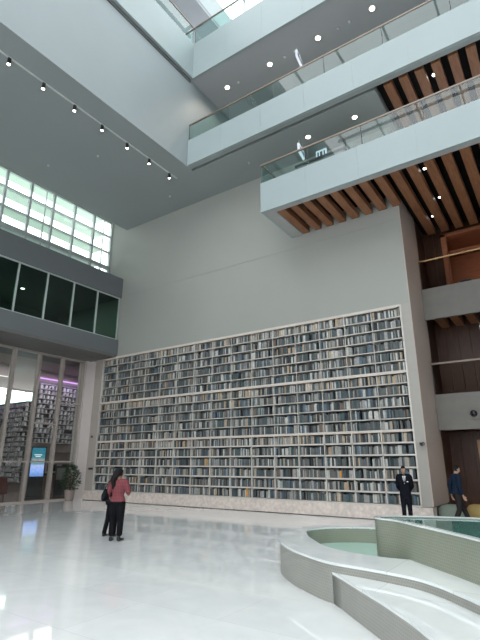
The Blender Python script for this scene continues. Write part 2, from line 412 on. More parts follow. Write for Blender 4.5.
# lower balcony with slats
t2, bx2 = balcony('balcony', 'lower white balcony with projecting left end and wooden slat soffit above the bookcase', -7.95, 6, 12.93, 10.6, 11.84, 12.66, 1.95, FASCIA, left_return=15.38)
bx2('soffit_frame', mat('soffit_grey', (0.36, .35, .34), .6), (-7.83, 6, 13.05, 13.22, 10.6, 10.68), (-7.83, -7.45, 13.22, 15.39, 10.6, 10.68))
slats(bx2, -7.42, 5.6, 13.22, lambda x: 15.37 if x < -3.7 else 18.4, 10.62)
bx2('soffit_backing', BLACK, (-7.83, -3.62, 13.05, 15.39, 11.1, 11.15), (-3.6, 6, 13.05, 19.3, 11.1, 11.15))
bx2('deck', WHITE, (-7.83, -3.62, 13.05, 15.38, 11.3, 11.6), (-3.55, 6, 13.05, 19.3, 11.3, 11.6))
# middle balcony along the ceiling edge
t1, bx1 = balcony('balcony', 'middle white balcony running along the ceiling edge, glass rail above', VX+.02, 8, VY, ZC, 15.4, 16.25, 2.2, FASCIA)
slats(bx1, -3.15, 7.6, 13.32, 18.8, ZC+.02)
# upper balcony, L shaped
t3, bx3 = balcony('balcony', 'upper pale balcony turning the corner at the top of the atrium', VX+.16, 8, VY, 18.8, 20.85, 21.9, 2.2, FASCIA)
def lft(n, m, *b):
    return bx3(n, m, *b)
lft('fascia', FASCIA, (VX+.04, VX+.16, -13.9, VY+.1, 18.8, 20.85))
lft('glass_panel', GL_B, (VX+.09, VX+.105, -13.9, 6.0, 20.83, 21.88)); lft('glass_panel', GL_B, (VX+.09, VX+.105, 6.03, 9.4, 20.83, 21.88)); lft('glass_panel', GL_B, (VX+.09, VX+.105, 9.43, VY, 20.83, 21.88))
lft('handrail', RAIL, (VX+.07, VX+.13, -13.9, VY+.08, 21.87, 21.93)); lft('handrail', RAIL, (VX-.45, VX+.16, VY+.03, VY+.09, 21.87, 21.93))
sbox('shadow_line', REVEAL, (VX, VX+.04, -14, VY, 18.62, 18.8))  # dark strip standing in for the shadow under the overhanging fascia
# right hand galleries
tg, bxg = balcony('gallery', 'upper right gallery with grey fascia and brass rail beside the book wall end', WX1+.03, 6, 17.3, 6.75, 7.95, 9.1, 2.6, mat('gallery_grey', (0.15, .138, .125), .6), 'gallery', rail=BRASS, gl=GL_R)
bxg('deck', REVEAL, (WX1+.03, 6, 17.42, 19, 7.3, 7.7)); slats(bxg, -3.3, 5.6, 17.45, 18.9, 6.78)
th, bxh = balcony('gallery', 'lower right gallery with grey fascia and round security camera on it', WX1+.03, 6, 17.3, 2.78, 4.0, 5.1, 2.6, MATS['gallery_grey'], 'gallery', rail=RAIL, gl=GL_R)
bxh('deck', REVEAL, (WX1+.03, 6, 17.42, 19, 3.3, 3.8)); bxh('soffit', DKW, (WX1+.03, 6, 17.42, 19, 2.82, 2.9))

# dark wood rear wall with openings
def panels(x0, x1, z0, z1, y=19.0, p=.42):
    q = MB(); x = x0
    while x < x1-.01:
        e = min(x+p, x1); q.box(x, e-.012, y, y+.06, z0, z1); x = e
    q.box(x0, x1, y+.03, y+.2, z0, z1)
    return q
q = panels(-3.62, -2.85, 7.7, 11.0); b = panels(-3.62, -2.0, 3.8, 7.2); 
for m in (b, panels(-3.62, -2.6, 0, 2.8), panels(-1.0, 6, 0, 2.8), panels(1.2, 6, 3.8, 7.2), MB().box(-2.6, -1, 19, 19.2, 2.45, 2.8), MB().box(-2.85, 6, 19, 19.2, 10.75, 11.1)):
    base = len(q.v); q.v += m.v; q.f += [tuple(base+i for i in f) for f in m.f]; q.mi += m.mi
struct(q.build('wall_wood', DKW))
sbox('wall_room', REDW, (-3.6, 6, 21.5, 21.7, 7.7, 11), (-3.6, -3.4, 19.2, 21.5, 7.7, 11), (-3.6, 6, 19.2, 21.5, 10.75, 11))
sbox('floor_room', DKW, (-3.6, 6, 19.2, 21.7, 7.4, 7.7), (-3.6, 6, 19, 24, 3.4, 3.8))
sbox('wall_dark_room', DKW, (-3.6, 6, 22.5, 22.7, 0, 7.4))
d1 = sbox('door_1', REDW, (-2.9, -2.72, 18.9, 19.25, 7.7, 10.75), (-2.9, 6, 18.9, 19.25, 10.62, 10.76), (-2.72, 6, 19.5, 19.6, 10.1, 10.2))
d2 = sbox('door_2', wood('light_frame', (.30, .17, .10), (.38, .22, .13)), (-2.66, -2.56, 18.92, 19.1, 0, 2.5))
sbox('wall_closing', DKW, (5.9, 6.1, 17.3, 24, 0, 14))
MB().box(-2.55, 4.5, 20.6, 20.66, 8.45, 8.5).build('x', BRASS)
o = bpy.data.objects['x']; o.name = 'brass_bar'; tag(o, 'brass bar glinting inside the red wood room of the upper right gallery', 'rail')
for x in (-2.5, 4.4): MB().box(x, x+.05, 20.6, 20.66, 7.7, 8.46).build('post', BRASS, o)
oc = empty('dark_cabinet', (-2.35, 20.0, 7.7), 'small dark cabinet standing in the red wood room behind the brass rail', 'cabinet')
MB().box(-.2, .25, -.2, .2, 0, 1.25).build('body', SOFF, oc); MB().box(-.18, .02, -.22, -.2, .05, 1.2).build('door', BLKM, oc); MB().box(.03, .23, -.22, -.2, .05, 1.2).build('door', BLKM, oc)

# ------------------------------------------------------------------ bookcase
NB, NR = 15, 17
BW = (BX1-BX0)/NB; Z0, RH = 0.437, 0.3775
bc = empty('bookcase', ((BX0+BX1)/2, WY, 0.43), 'huge white wall bookcase of fifteen bays packed with books', 'bookcase')
ox, oy, oz = bc.location
def bcb(n, m, *b):
    q = MB()
    for a in b: q.box(a[0]-ox, a[1]-ox, a[2]-oy, a[3]-oy, a[4]-oz, a[5]-oz)
    return q.build(n, m, bc)
bcb('back_panel', mat('bookcase_back', (.07, .07, .07), .8), (BX0, BX1, 15.76, 15.79, .437, 6.86))
bcb('side_panel', SHELF, (BX0-.05, BX0, WY-.04, 15.79, .437, 6.88)); bcb('side_panel', SHELF, (BX1, BX1+.05, WY-.04, 15.79, .437, 6.88))
for i in range(NR+1):
    z = Z0+i*RH
    if i in (11, NR): h, fy = .075, WY-.055
    elif i in (0, 6): h, fy = .06, WY-.04
    elif i < 6: h, fy = .05, WY-.03
    else: h, fy = .028, WY-.005
    bcb('shelf', SHELF, (BX0, BX1, fy, 15.76, z-h/2, z+h/2))
for j in range(1, NB):
    x = BX0+j*BW
    bcb('upright', SHELF, (x-.02, x+.02, WY-.03, 15.76, Z0+.02, Z0+6*RH-.03), (x-.010, x+.010, WY+.0, 15.76, Z0+6*RH+.03, Z0+11*RH-.04), (x-.010, x+.010, WY+.0, 15.76, Z0+11*RH+.04, Z0+17*RH-.04))
for zz in (6, 11, 17):
    z = Z0+zz*RH; bcb('light_strip', LEDW, (BX0+.1, BX1-.1, WY-.03, WY-.018, z-.05, z-.036))

BC = {'slate': (.075, .09, .095), 'grey': (.125, .127, .124), 'pale': (.30, .295, .28), 'white': (.50, .485, .455), 'dark': (.035, .038, .044), 'teal': (.062, .095, .103), 'brown': (.17, .12, .09), 'tan': (.42, .32, .22), 'orange': (.62, .29, .06), 'blue': (.10, .145, .20)}
PAGE = mat('page_edges', (.62, .58, .50), .8)
BMAT = {k: mat('cover_'+k, v, .6, var=.18, scale=14, spec=.25) for k, v in BC.items()}
WT = [('slate', 24), ('grey', 25), ('pale', 20), ('white', 12), ('dark', 12), ('teal', 15), ('brown', 4), ('tan', 3), ('blue', 4)]
names, wts = zip(*WT)
def book_boxes(q, x, y, z, w, h, d, ci, pi):
    t = min(.004, w*.12)
    q.box(x, x+t, y, y+d, z, z+h, ci); q.box(x+w-t, x+w, y, y+d, z, z+h, ci); q.box(x+t, x+w-t, y, y+t, z, z+h, ci)
    q.box(x+t, x+w-t, y+t, y+d-.004, z+.003, z+h-.004, pi)
# 13 cells of single books nearest to the viewer, the rest of the books as one mass
cam = Vector((0, 0, 1.7))
cells = sorted(((r, c) for r in range(NR) for c in range(NB)), key=lambda k: (Vector((BX0+(k[1]+.5)*BW, WY, Z0+(k[0]+.5)*RH))-cam).length)
near = set(); total = 0
proto = {}
for k in BC:
    q = MB(); book_boxes(q, 0, 0, 0, .045, .30, .20, 0, 1); proto[k] = q.mesh('book', [BMAT[k], PAGE])
mass = MB(); order = list(BC)
ROWN = ['lowest', 'second lowest', 'third lowest', 'fourth lowest', 'fifth lowest', 'sixth lowest', 'seventh lowest', 'eighth lowest']
BAYN = {14: 'bay at the right end of the bookcase', 13: 'second bay from the right end of the bookcase', 12: 'third bay from the right end of the bookcase', 11: 'fourth bay from the right end of the bookcase', 10: 'fifth bay from the right end of the bookcase'}
SPEC = {(2, 12): ('orange', .45), (1, 3): ('orange', .4), (2, 2): ('brown', .9), (3, 6): ('orange', .7), (0, 8): ('orange', .7), (3, 2): ('tan', .5), (2, 5): ('tan', .6), (0, 12): ('tan', .3)}
CN = {'slate': 'slate grey', 'grey': 'mid grey', 'pale': 'pale grey', 'white': 'white', 'dark': 'nearly black', 'teal': 'grey teal', 'brown': 'brown', 'tan': 'tan', 'orange': 'bright orange', 'blue': 'dull blue'}
count = 0
for r, c in cells:
    x = BX0+c*BW+.024; xe = BX0+(c+1)*BW-.024; z = Z0+r*RH+(.04 if r in (0, 6, 11) else .026)+.001
    items = []; sp = SPEC.get((r, c))
    hb = random.uniform(.235, .285); lastc = None; run = 0
    while True:
        if run <= 0: lastc = random.choices(names, wts)[0]; run = random.choice((1, 1, 1, 1, 2)); bw = random.uniform(.024, .056); hb = random.uniform(.22, .295)
        run -= 1
        w = bw*random.uniform(.95, 1.05); col = lastc
        if r in (10, 5, 16) and random.random() < .35: col = random.choice(('pale', 'white', 'tan'))  # rows under the thick shelves: strip glow put into paler cover colours
        if sp and x > BX0+(c+sp[1])*BW: col = sp[0]; sp = None; w = .07
        if x+w > xe: break
        if random.random() < .035: x += random.uniform(.03, .09); continue
        items.append((x, w, hb*random.uniform(.97, 1.03), col)); x += w+.0015
    single = count+len(items) <= 300 and r < 8 and c >= 10 and count < 285
    for (x, w, h, col) in items:
        d = random.uniform(.15, .20); y = WY+random.uniform(.012, .05)
        if single:
            count += 1
            o = bpy.data.objects.new('book', proto[col]); C.objects.link(o); o.location = (x, y, z); o.scale = (w/.045, h/.30, 1) if False else (w/.045, d/.20, h/.30)
            tag(o, '%s book on %s shelf, %s' % (CN[col], ROWN[r], BAYN[c]), 'book', '%s books on the %s shelf, %s' % (CN[col], ROWN[r], BAYN[c]))
        else:
            book_boxes(mass, x, y, z, w, h, d, order.index(col), len(order))
o = mass.build('books', [BMAT[k] for k in order]+[PAGE]); o['kind'] = 'stuff'
tag(o, 'thousands of grey and blue books filling the rest of the white wall bookcase', 'books')

# ------------------------------------------------------------------ ceiling lamps, track, sprinklers
ORD = ['first', 'second', 'third', 'fourth', 'fifth', 'sixth', 'seventh']
trk = MB().box(-.025, .025, 0, 12.3, -.04, 0).build('lighting_track', mat('track_white', (.62, .63, .63), .4)); trk.location = (-12.62, 1.0, ZC-.002)
tag(trk, 'long thin lighting track fixed under the left soffit', 'track')
ys = [12.8, 11.55, 10.32, 9.06, 7.82, 6.58, 5.36]
for i, y in enumerate(ys):
    t = empty('track_spotlight', (-12.62, y, ZC-.04), '%s spotlight on the ceiling track counting from the book wall end' % ORD[i], 'spotlight', 'spotlights on the ceiling track')
    MB().box(-.03, .03, -.05, .05, -.04, 0).build('adapter', BLKM, t)
    a = MB().lathe([(.055, -.24), (.06, -.23), (.06, -.08), (.03, -.04)], n=14).build('lamp_head', BLKM, t)
    MB().lathe([(.048, -.246), (.048, -.241)], n=14).build('lens', LAMPW, a)
def downlight(x, y, z, label, r=.085, m=LAMP, grp='downlights', watts=0):
    if watts:
        l = bpy.data.lights.new('downlight_lamp', 'SPOT'); l.energy = watts; l.color = (1, .88, .74); l.spot_size = 2.6; l.spot_blend = .8; l.shadow_soft_size = .08
        lo = bpy.data.objects.new('downlight_lamp', l); C.objects.link(lo); lo.location = (x, y, z-.03)
    t = empty('downlight', (x, y, z), label, 'downlight', grp)
    MB().lathe([(r*1.3, -.015), (r*1.35, 0)], n=18).build('trim_ring', STEEL, t)
    MB().lathe([(r, -.022), (r, -.016)], n=18).build('lens', m, t)
for i, x in enumerate((-10.49, -8.14, -5.78, -3.45, -1.1)):
    downlight(x, 14.2, 18.8, '%s glowing downlight from the left in the ceiling above the middle balcony' % ORD[i], .10, watts=160)
downlight(-6.44, 14.16, ZC, 'left glowing downlight in the ceiling above the lower balcony', watts=110); downlight(-4.51, 14.16, ZC, 'right glowing downlight in the ceiling above the lower balcony', watts=110)
downlight(-2.37, 14.33, 11.09, 'downlight between wooden slats nearest the front of the lower balcony', .05, LAMPW); downlight(-2.34, 16.44, 11.09, 'middle downlight between wooden slats of the lower balcony', .05, LAMPW)
downlight(-2.88, 17.72, 11.09, 'downlight between wooden slats nearest the wood wall', .05, LAMPW)
downlight(-1.62, 14.2, 14.49, 'downlight between the wooden slats of the middle balcony', .08, LAMPW)
downlight(-21.2, 11.6, 10.07, 'small downlight in the dim room behind the dark ribbon window', .09, LAMPW)
for i, (x, y, l) in enumerate(((-14.0, 5.5, 'nearest the viewer'), (-14.3, 10.2, 'midway along the lighting track'), (-16.6, 9.4, 'nearest the clerestory window'), (-13.9, 14.2, 'nearest the book wall'), (-9.3, 14.2, 'left of the lower balcony'))):
    t = empty('sprinkler', (x, y, ZC+.004), 'small pale ceiling sprinkler, the one %s' % l, 'sprinkler', 'ceiling sprinklers')
    MB().lathe([(.05, -.012), (.055, 0)], n=12).build('rosette', STEEL, t); MB().lathe([(.03, -.07), (.012, -.06), (.012, -.012)], n=10).build('deflector', STEEL, t)
for i, x in enumerate((-9.9, -7.4, -6.9, -4.9, -4.4, -8.75)):
    if i == 5: continue
    t = empty('smoke_detector', (x, 14.25, 18.8), 'small pale ceiling detector, %s from the left above the middle balcony' % ORD[i], 'detector', 'ceiling detectors above the middle balcony')
    MB().lathe([(.04, -.05), (.06, -.02), (.065, 0)], n=12).build('housing', STEEL, t)
# hanging signs
SIGNW = emitter('sign_white', (.80, .86, .95), .9); SIGND = mat('sign_dark', (.03, .04, .07), .5)
def hsign(x, y, z, label):
    t = empty('hanging_sign', (x, y, z), label, 'sign')
    for s in (-.2, .2): MB().box(s-.01, s+.01, -.01, .01, -.25, 0).build('hanger', STEEL, t)
    p = MB().box(-.33, .33, -.04, .04, -.60, -.25).build('sign_panel', SIGNW, t)
    for a, b in ((-.26, -.10), (-.04, .06), (.12, .26)): MB().box(a, b, -.046, -.04, -.53, -.32).build('dark_mark', SIGND, p)
    return t
hsign(-6.75, 14.3, 18.8, 'small lit sign hanging from the ceiling above the middle balcony').rotation_euler.z = 1.72
hsign(-6.85, 14.3, ZC, 'small lit sign hanging from the ceiling above the lower balcony').rotation_euler.z = 1.72
# counter and sign on the lower balcony
t = empty('counter', (-5.95, 14.3, 11.6), 'long dark counter behind the glass rail of the lower balcony', 'counter')
MB().box(-1.0, 1.0, -.3, .3, 0, 1.17).build('body', SOFF, t); MB().box(-1.04, 1.04, -.34, .34, 1.17, 1.25).build('counter_top', BLKM, t); MB().box(.98, 1.06, -.3, -.22, 1.25, 1.65).build('post', BLKM, t)
t = empty('small_sign', (-5.9, 14.1, 12.85), 'small white sign with dark marks standing on the dark balcony counter', 'sign')
MB().box(-.12, .12, -.05, .05, 0, .02).build('foot', BLKM, t); p = MB().box(-.22, .22, -.015, .015, .02, .36).build('sign_panel', SIGNW, t)
for a, b in ((-.16, -.10), (-.05, .05), (.10, .16)): MB().box(a, b, -.02, -.015, .10, .28).build('dark_mark', SIGND, p)

# ------------------------------------------------------------------ security cameras
def bullet(x, y, z, label, rz=0):
    t = empty('security_camera', (x, y, z), label, 'security camera', None, rz)
    MB().box(-.04, .04, -.03, 0, -.05, .05).build('bracket', BLKM, t)
    a = MB().lathe([(.03, -.30), (.05, -.28), (.05, -.06), (.03, -.03)], n=14, axis='y').build('housing', BLKM, t)
    MB().lathe([(.028, -.306), (.028, -.30)], n=12, axis='y').build('lens', SOFF, a)
bullet(-3.75, WY-.012, 2.26, 'small dark camera on the blush strip at the right end of the bookcase', .5)
bullet(-19.55, WY-.05, 2.95, 'small dark camera on the left end panel of the bookcase, the upper one', .9)
bullet(-19.3, WY-.05, 1.44, 'small dark camera on the left end panel of the bookcase, the lower one', .3)
t = empty('dome_camera', (-2.40, 17.3, 3.28), 'round grey dome camera with black centre on the lower right gallery fascia', 'security camera')
MB().lathe([(.20, -.03), (.21, -.02), (.21, 0)], n=24, axis='y').build('ring', MATS['gallery_grey'], t)
MB().ball((0, -.03, 0), (.115, .10, .115), 18).build('dome', mat('dome_black', (.01, .01, .012), .15), t, True)

# ------------------------------------------------------------------ fountain pool
def smooth_poly(p, n=6, closed=True):
    out = []; m = len(p)
    for i in range(m):
        p0, p1, p2, p3 = p[(i-1) % m], p[i], p[(i+1) % m], p[(i+2) % m]
        for k in range(n):
            t = k/n
            out.append(tuple(.5*((2*b)+(-a+c)*t+(2*a-5*b+4*c-d)*t*t+(-a+3*b-3*c+d)*t*t*t) for a, b, c, d in zip(p0, p1, p2, p3)))
    return out
def wall_uv(name, outer, z0, z1, m, parent, flip=False):
    me = bpy.data.meshes.new(name); bm = bmesh.new(); uv = bm.loops.layers.uv.new()
    n = len(outer); L = [0]
    for i in range(n): L.append(L[-1]+(Vector(outer[(i+1) % n])-Vector(outer[i])).length)
    lo = [bm.verts.new((p[0], p[1], z0)) for p in outer]; hi = [bm.verts.new((p[0], p[1], z1)) for p in outer]
    for i in range(n):
        j = (i+1) % n; vs = [lo[i], lo[j], hi[j], hi[i]]; us = [(L[i], z0), (L[i+1], z0), (L[i+1], z1), (L[i], z1)]
        if flip: vs.reverse(); us.reverse()
        f = bm.faces.new(vs); f.smooth = True
        for l, q in zip(f.loops, us): l[uv].uv = q
    bm.to_mesh(me); bm.free(); me.materials.append(m)
    o = bpy.data.objects.new(name, me); C.objects.link(o); o.parent = parent
    return o
def ring_top(name, outer, inner, z, m, parent, t=.03):
    """flat ring between two outlines, with thickness"""
    bm = bmesh.new()
    vo = [bm.verts.new((p[0], p[1], z)) for p in outer]; vi = [bm.verts.new((p[0], p[1], z)) for p in inner]
    eo = [bm.edges.new((vo[i], vo[(i+1) % len(vo)])) for i in range(len(vo))]; ei = [bm.edges.new((vi[i], vi[(i+1) % len(vi)])) for i in range(len(vi))]
    bmesh.ops.triangle_fill(bm, edges=eo+ei, use_beauty=True)
    for f in bm.faces:
        if f.normal.z < 0: f.normal_flip()
    r = bmesh.ops.extrude_face_region(bm, geom=bm.faces[:])
    vs = [e for e in r['geom'] if isinstance(e, bmesh.types.BMVert)]
    bmesh.ops.translate(bm, verts=vs, vec=(0, 0, -t))
    bmesh.ops.recalc_face_normals(bm, faces=bm.faces)
    me = bpy.data.meshes.new(name); bm.to_mesh(me); bm.free(); me.materials.append(m)
    o = bpy.data.objects.new(name, me); C.objects.link(o); o.parent = parent
    return o
PO = (-2.0, 7.5)
OUT = [(-.25, 4.45), (-.91, 5.23), (-1.12, 5.45), (-1.35, 5.67), (-1.68, 5.88), (-2.22, 6.02), (-2.79, 6.13), (-3.23, 6.38), (-3.71, 6.74), (-4.12, 7.18), (-4.36, 7.57), (-4.55, 7.95), (-4.70, 8.42), (-4.66, 8.95), (-4.39, 9.35), (-4.03, 9.72), (-3.5, 10.12), (-2.4, 10.6), (-1, 10.85), (1, 10.7), (2.6, 9.8), (3.2, 8), (2.8, 6), (1.6, 4.5), (.6, 4.0)]
INN = [(-.95, 6.5), (-1.40, 6.75), (-1.85, 6.86), (-2.30, 6.82), (-2.88, 6.93), (-3.35, 7.19), (-3.74, 7.62), (-4.08, 8.06), (-4.34, 8.6), (-4.27, 9.03), (-3.94, 9.42), (-3.37, 9.68), (-2.4, 9.95), (-1, 10.2), (1, 10), (2.2, 9), (2.5, 8), (1.6, 7)]
RAI = [(-.30, 5.0), (-.93, 5.80), (-1.44, 6.33), (-1.76, 6.64), (-2.15, 7.03), (-2.49, 7.20), (-2.58, 7.38), (-2.45, 7.60), (-1.78, 7.93), (-1.25, 8.05), (0, 8.1), (1.6, 7.6), (2.2, 6.2), (1.2, 4.9)]
OUT, INN, RAI = (smooth_poly(offs(p, PO)) for p in (OUT, INN, RAI))
def shrink(p, d):
    q = []; n = len(p)
    for i in range(n):
        a = Vector(p[i-1]); b = Vector(p[(i+1) % n]); t = (b-a).normalized(); q.append((p[i][0]+d*(-t.y), p[i][1]+d*t.x))
    return q
def area(p): return sum(p[i-1][0]*p[i][1]-p[i][0]*p[i-1][1] for i in range(len(p)))
sg = lambda p: 1 if area(p) > 0 else -1
HP = .477
pool = empty('fountain_pool', (PO[0], PO[1], 0), 'curved two-level fountain pool with mosaic walls and white marble coping in the foreground', 'fountain')
wall_uv('outer_wall', OUT, 0, HP-.03, MOSAIC, pool)
ring_top('coping', shrink(OUT, -.015*sg(OUT)), INN, HP, COPING, pool)
wall_uv('inner_wall', INN, .05, HP-.02, GMOSAIC, pool, True)
MB().prism(shrink(INN, .001), .02, .06).build('pool_bottom', PBOT, pool)
MB().prism(shrink(INN, .004*sg(INN)), .17, .20).build('water', WATER, pool)['label'] = 'shallow pale teal water'
HR = .93
wall_uv('raised_basin_wall', RAI, .2, HR-.02, GMOSAIC, pool)
RI = shrink(RAI, .07*sg(RAI))
ring_top('raised_rim', shrink(RAI, -.01*sg(RAI)), RI, HR, COPING, pool, .02)
wall_uv('raised_inner_wall', RI, .5, HR-.01, GMOSAIC, pool, True)
MB().prism(shrink(RI, .002*sg(RI)), .87, .905).build('raised_water', WATER2, pool)['label'] = 'deeper teal water in the raised basin'
LED = offs([(-2.84, 6.19), (-2.55, 5.92), (-2.28, 5.64), (-1.85, 5.21), (-1.42, 4.74), (-1.13, 4.36), (-.6, 3.65), (.2, 3.2), (1.2, 3.6), (1.5, 4.6), (-.1, 4.7), (-.85, 5.35), (-1.35, 5.75), (-2.2, 6.1)], PO)
wall_uv('ledge_wall', LED, 0, .33, MOSAIC, pool)
bm = bmesh.new(); f = bm.faces.new([bm.verts.new((p[0], p[1], .36)) for p in LED]); bm.normal_update()
if f.normal.z < 0: f.normal_flip()
r = bmesh.ops.extrude_face_region(bm, geom=[f]); bmesh.ops.translate(bm, verts=[e for e in r['geom'] if isinstance(e, bmesh.types.BMVert)], vec=(0, 0, -.03)); bmesh.ops.recalc_face_normals(bm, faces=bm.faces)
me = bpy.data.meshes.new('ledge_top'); bm.to_mesh(me); bm.free(); me.materials.append(COPING); o = bpy.data.objects.new('ledge_top', me); C.objects.link(o); o.parent = pool

# ------------------------------------------------------------------ lobby furniture, totem, plant
t = empty('digital_totem', (-22.5, 14.45, 0), 'digital sign totem with glowing blue screen behind the lobby glass', 'digital sign', None, 1.05)
MB().box(-.40, .40, -.30, .30, 0, .06).build('base', BLKM, t); MB().box(-.36, .36, -.09, .09, .06, 2.5).build('casing', BLKM, t)
def screenmat():
    m = bpy.data.materials.new('screen'); m.use_nodes = True; nt = m.node_tree; nt.nodes.remove(nt.nodes['Principled BSDF'])
    g = nt.nodes.new('ShaderNodeTexCoord'); s = nt.nodes.new('ShaderNodeSeparateXYZ'); nt.links.new(g.outputs['Object'], s.inputs[0])
    mr = nt.nodes.new('ShaderNodeMapRange'); mr.inputs['From Min'].default_value = 1.05; mr.inputs['From Max'].default_value = 2.45
    nt.links.new(s.outputs['Z'], mr.inputs['Value'])
    r = nt.nodes.new('ShaderNodeValToRGB'); e = r.color_ramp.elements
    e[0].position = 0; e[0].color = (.13, .25, .55, 1); e[1].position = 1; e[1].color = (.03, .15, .22, 1)
    for p, c in ((.2, (.28, .42, .85)), (.38, (.40, .48, .80)), (.44, (.10, .25, .32)), (.56, (.30, .30, .30)), (.66, (.05, .20, .25))):
        q = e.new(p); q.color = c+(1,)
    n = nt.nodes.new('ShaderNodeTexNoise'); n.inputs['Scale'].default_value = 9; nt.links.new(g.outputs['Object'], n.inputs['Vector'])
    nt.links.new(mr.outputs[0], r.inputs['Fac'])
    em = nt.nodes.new('ShaderNodeEmission'); em.inputs['Strength'].default_value = 1.0
    mx = nt.nodes.new('ShaderNodeMixRGB'); mx.blend_type = 'OVERLAY'; mx.inputs['Fac'].default_value = .35
    nt.links.new(r.outputs['Color'], mx.inputs['Color1']); nt.links.new(n.outputs['Fac'], mx.inputs['Color2']); nt.links.new(mx.outputs[0], em.inputs['Color'])
    nt.links.new(em.outputs[0], nt.nodes['Material Output'].inputs['Surface'])
    return m
sc = MB().box(-.32, .32, -.096, -.09, 1.05, 2.45).build('screen', screenmat(), t); sc['label'] = 'glowing blue screen'
for a, b, z in ((-.20, .16, 2.08), (-.14, .10, 2.0)): MB().box(a, b, -.1, -.096, z, z+.04).build('text_line', SIGNW, sc)

LEAF = mat('leaf_green', (.035, .075, .035), .5, var=.35, scale=9); POTM = mat('clay_pot', (.33, .26, .23), .5); SOIL = mat('soil', (.04, .03, .02), .9)
pl = empty('potted_plant', (-20.0, 14.72, 0), 'bushy dark green potted plant by the glass left of the bookcase', 'plant')
MB().lathe([(.15, 0), (.20, .03), (.24, .42), (.26, .46), (.22, .46), (.21, .40)], n=20).build('pot', POTM, pl, True)
MB().lathe([(.21, .38), (.21, .41)], n=16).build('soil', SOIL, pl)
st = MB(); lf = MB()
for k in range(9):
    a = 2*PI*k/9; st.tube([(0, 0, .38), (.10*math.cos(a), .10*math.sin(a), .8), (.20*math.cos(a), .20*math.sin(a), 1.25)], [.014, .01, .006], 6)
st.build('stem', mat('stem_brown', (.10, .07, .04), .7), pl)
for k in range(520):
    z = random.uniform(.48, 1.62); u = (z-.45)/1.2; R = .40*math.sin(PI*min(1, u*.82+.18))**.7*random.random()**.4
    a = random.uniform(0, 2*PI); c = Vector((R*math.cos(a), R*math.sin(a), z)); d = Vector((math.cos(a), math.sin(a), random.uniform(-.8, .7))).normalized()
    s = Vector((-math.sin(a), math.cos(a), random.uniform(-.4, .4))).normalized(); L = random.uniform(.10, .19); w = L*.28; b = len(lf.v); nn = d.cross(s)*.02
    lf.v += [tuple(c), tuple(c+d*L*.5+s*w+nn), tuple(c+d*L), tuple(c+d*L*.5-s*w+nn)]; lf.f.append((b, b+1, b+2, b+3)); lf.mi.append(0)
lf.build('foliage', LEAF, pl)

DKF = mat('dark_upholstery', (.035, .025, .025), .6); RDF = mat('maroon_upholstery', (.13, .045, .04), .6)
def lounge(x, y, rz, label, m):
    t = empty('lounge_chair', (x, y, 0), label, 'chair', None, rz)
    MB().box(-.38, .38, -.35, .35, .22, .45).build('seat', m, t, bevel=.04); MB().box(-.38, .38, .25, .40, .40, 1.0).build('backrest', m, t, bevel=.04)
    for s in (-1, 1): MB().box(s*.40-.07, s*.40+.07, -.35, .38, .22, .65).build('armrest', m, t, bevel=.03)
    for a in (-.33, .33):
        for b in (-.3, .3): MB().lathe([(.02, 0), (.025, .22)], a, b, 10).build('leg', BLKM, t)
lounge(-23.4, 11.6, -1.0, 'dark lounge chair nearest the left edge behind the lobby glass', DKF)
lounge(-23.6, 13.0, -1.4, 'maroon lounge chair behind the lobby glass left of the glowing totem', RDF)
t = empty('reception_desk', (-25.5, 19.0, 0), 'dark reception desk in the lobby between totem and potted plant', 'desk', None, PI/2)
MB().box(-2.4, 2.4, -.35, .35, 0, 1.05).build('body', mat('desk_brown', (.16, .11, .09), .5), t); MB().box(-2.5, 2.5, -.42, .42, 1.05, 1.12).build('desk_top', DKF, t)
for i, dy in enumerate((-1.7, -.7, .6, 1.6)):
    t = empty('desk_monitor', (-25.45, 19+dy, 1.12), '%s dark monitor from the left on the lobby reception desk' % ORD[i], 'monitor', None, PI/2)
    MB().box(-.12, .12, -.08, .08, 0, .02).build('foot', BLKM, t); MB().box(-.02, .02, .0, .03, .02, .2).build('neck', BLKM, t); MB().box(-.30, .30, -.02, .02, .12, .50).build('display', BLKM, t)
t = empty('kiosk', (-22.6, 15.95, 0), 'tall black information kiosk right of the glowing totem', 'kiosk', None, 1.0)
MB().box(-.32, .32, -.25, .25, 0, .05).build('base', BLKM, t); MB().box(-.28, .28, -.12, .12, .05, 1.55).build('casing', BLKM, t); MB().box(-.22, .22, -.126, -.12, .85, 1.45).build('screen', SOFF, t)

# round seats at the right
for x, y, r, m, l in ((-3.2, 16.0, .40, mat('seat_sage', (.16, .195, .16), .7), 'round pale green pouf beside the walking man'), (-2.58, 16.47, .31, mat('seat_mustard', (.30, .21, .07), .7), 'round mustard pouf right of the walking man')):
    t = empty('pouf', (x, y, 0), l, 'pouf')
    MB().lathe([(r*.8, .0), (r*.97, .08), (r, .22), (r*.94, .38), (r*.7, .47), (r*.3, .50), (.02, .505)], n=28).build('cushion', m, t, True)
    MB().lathe([(r*.72, -.0), (r*.72, .02)], n=20).build('base', BLKM, t)

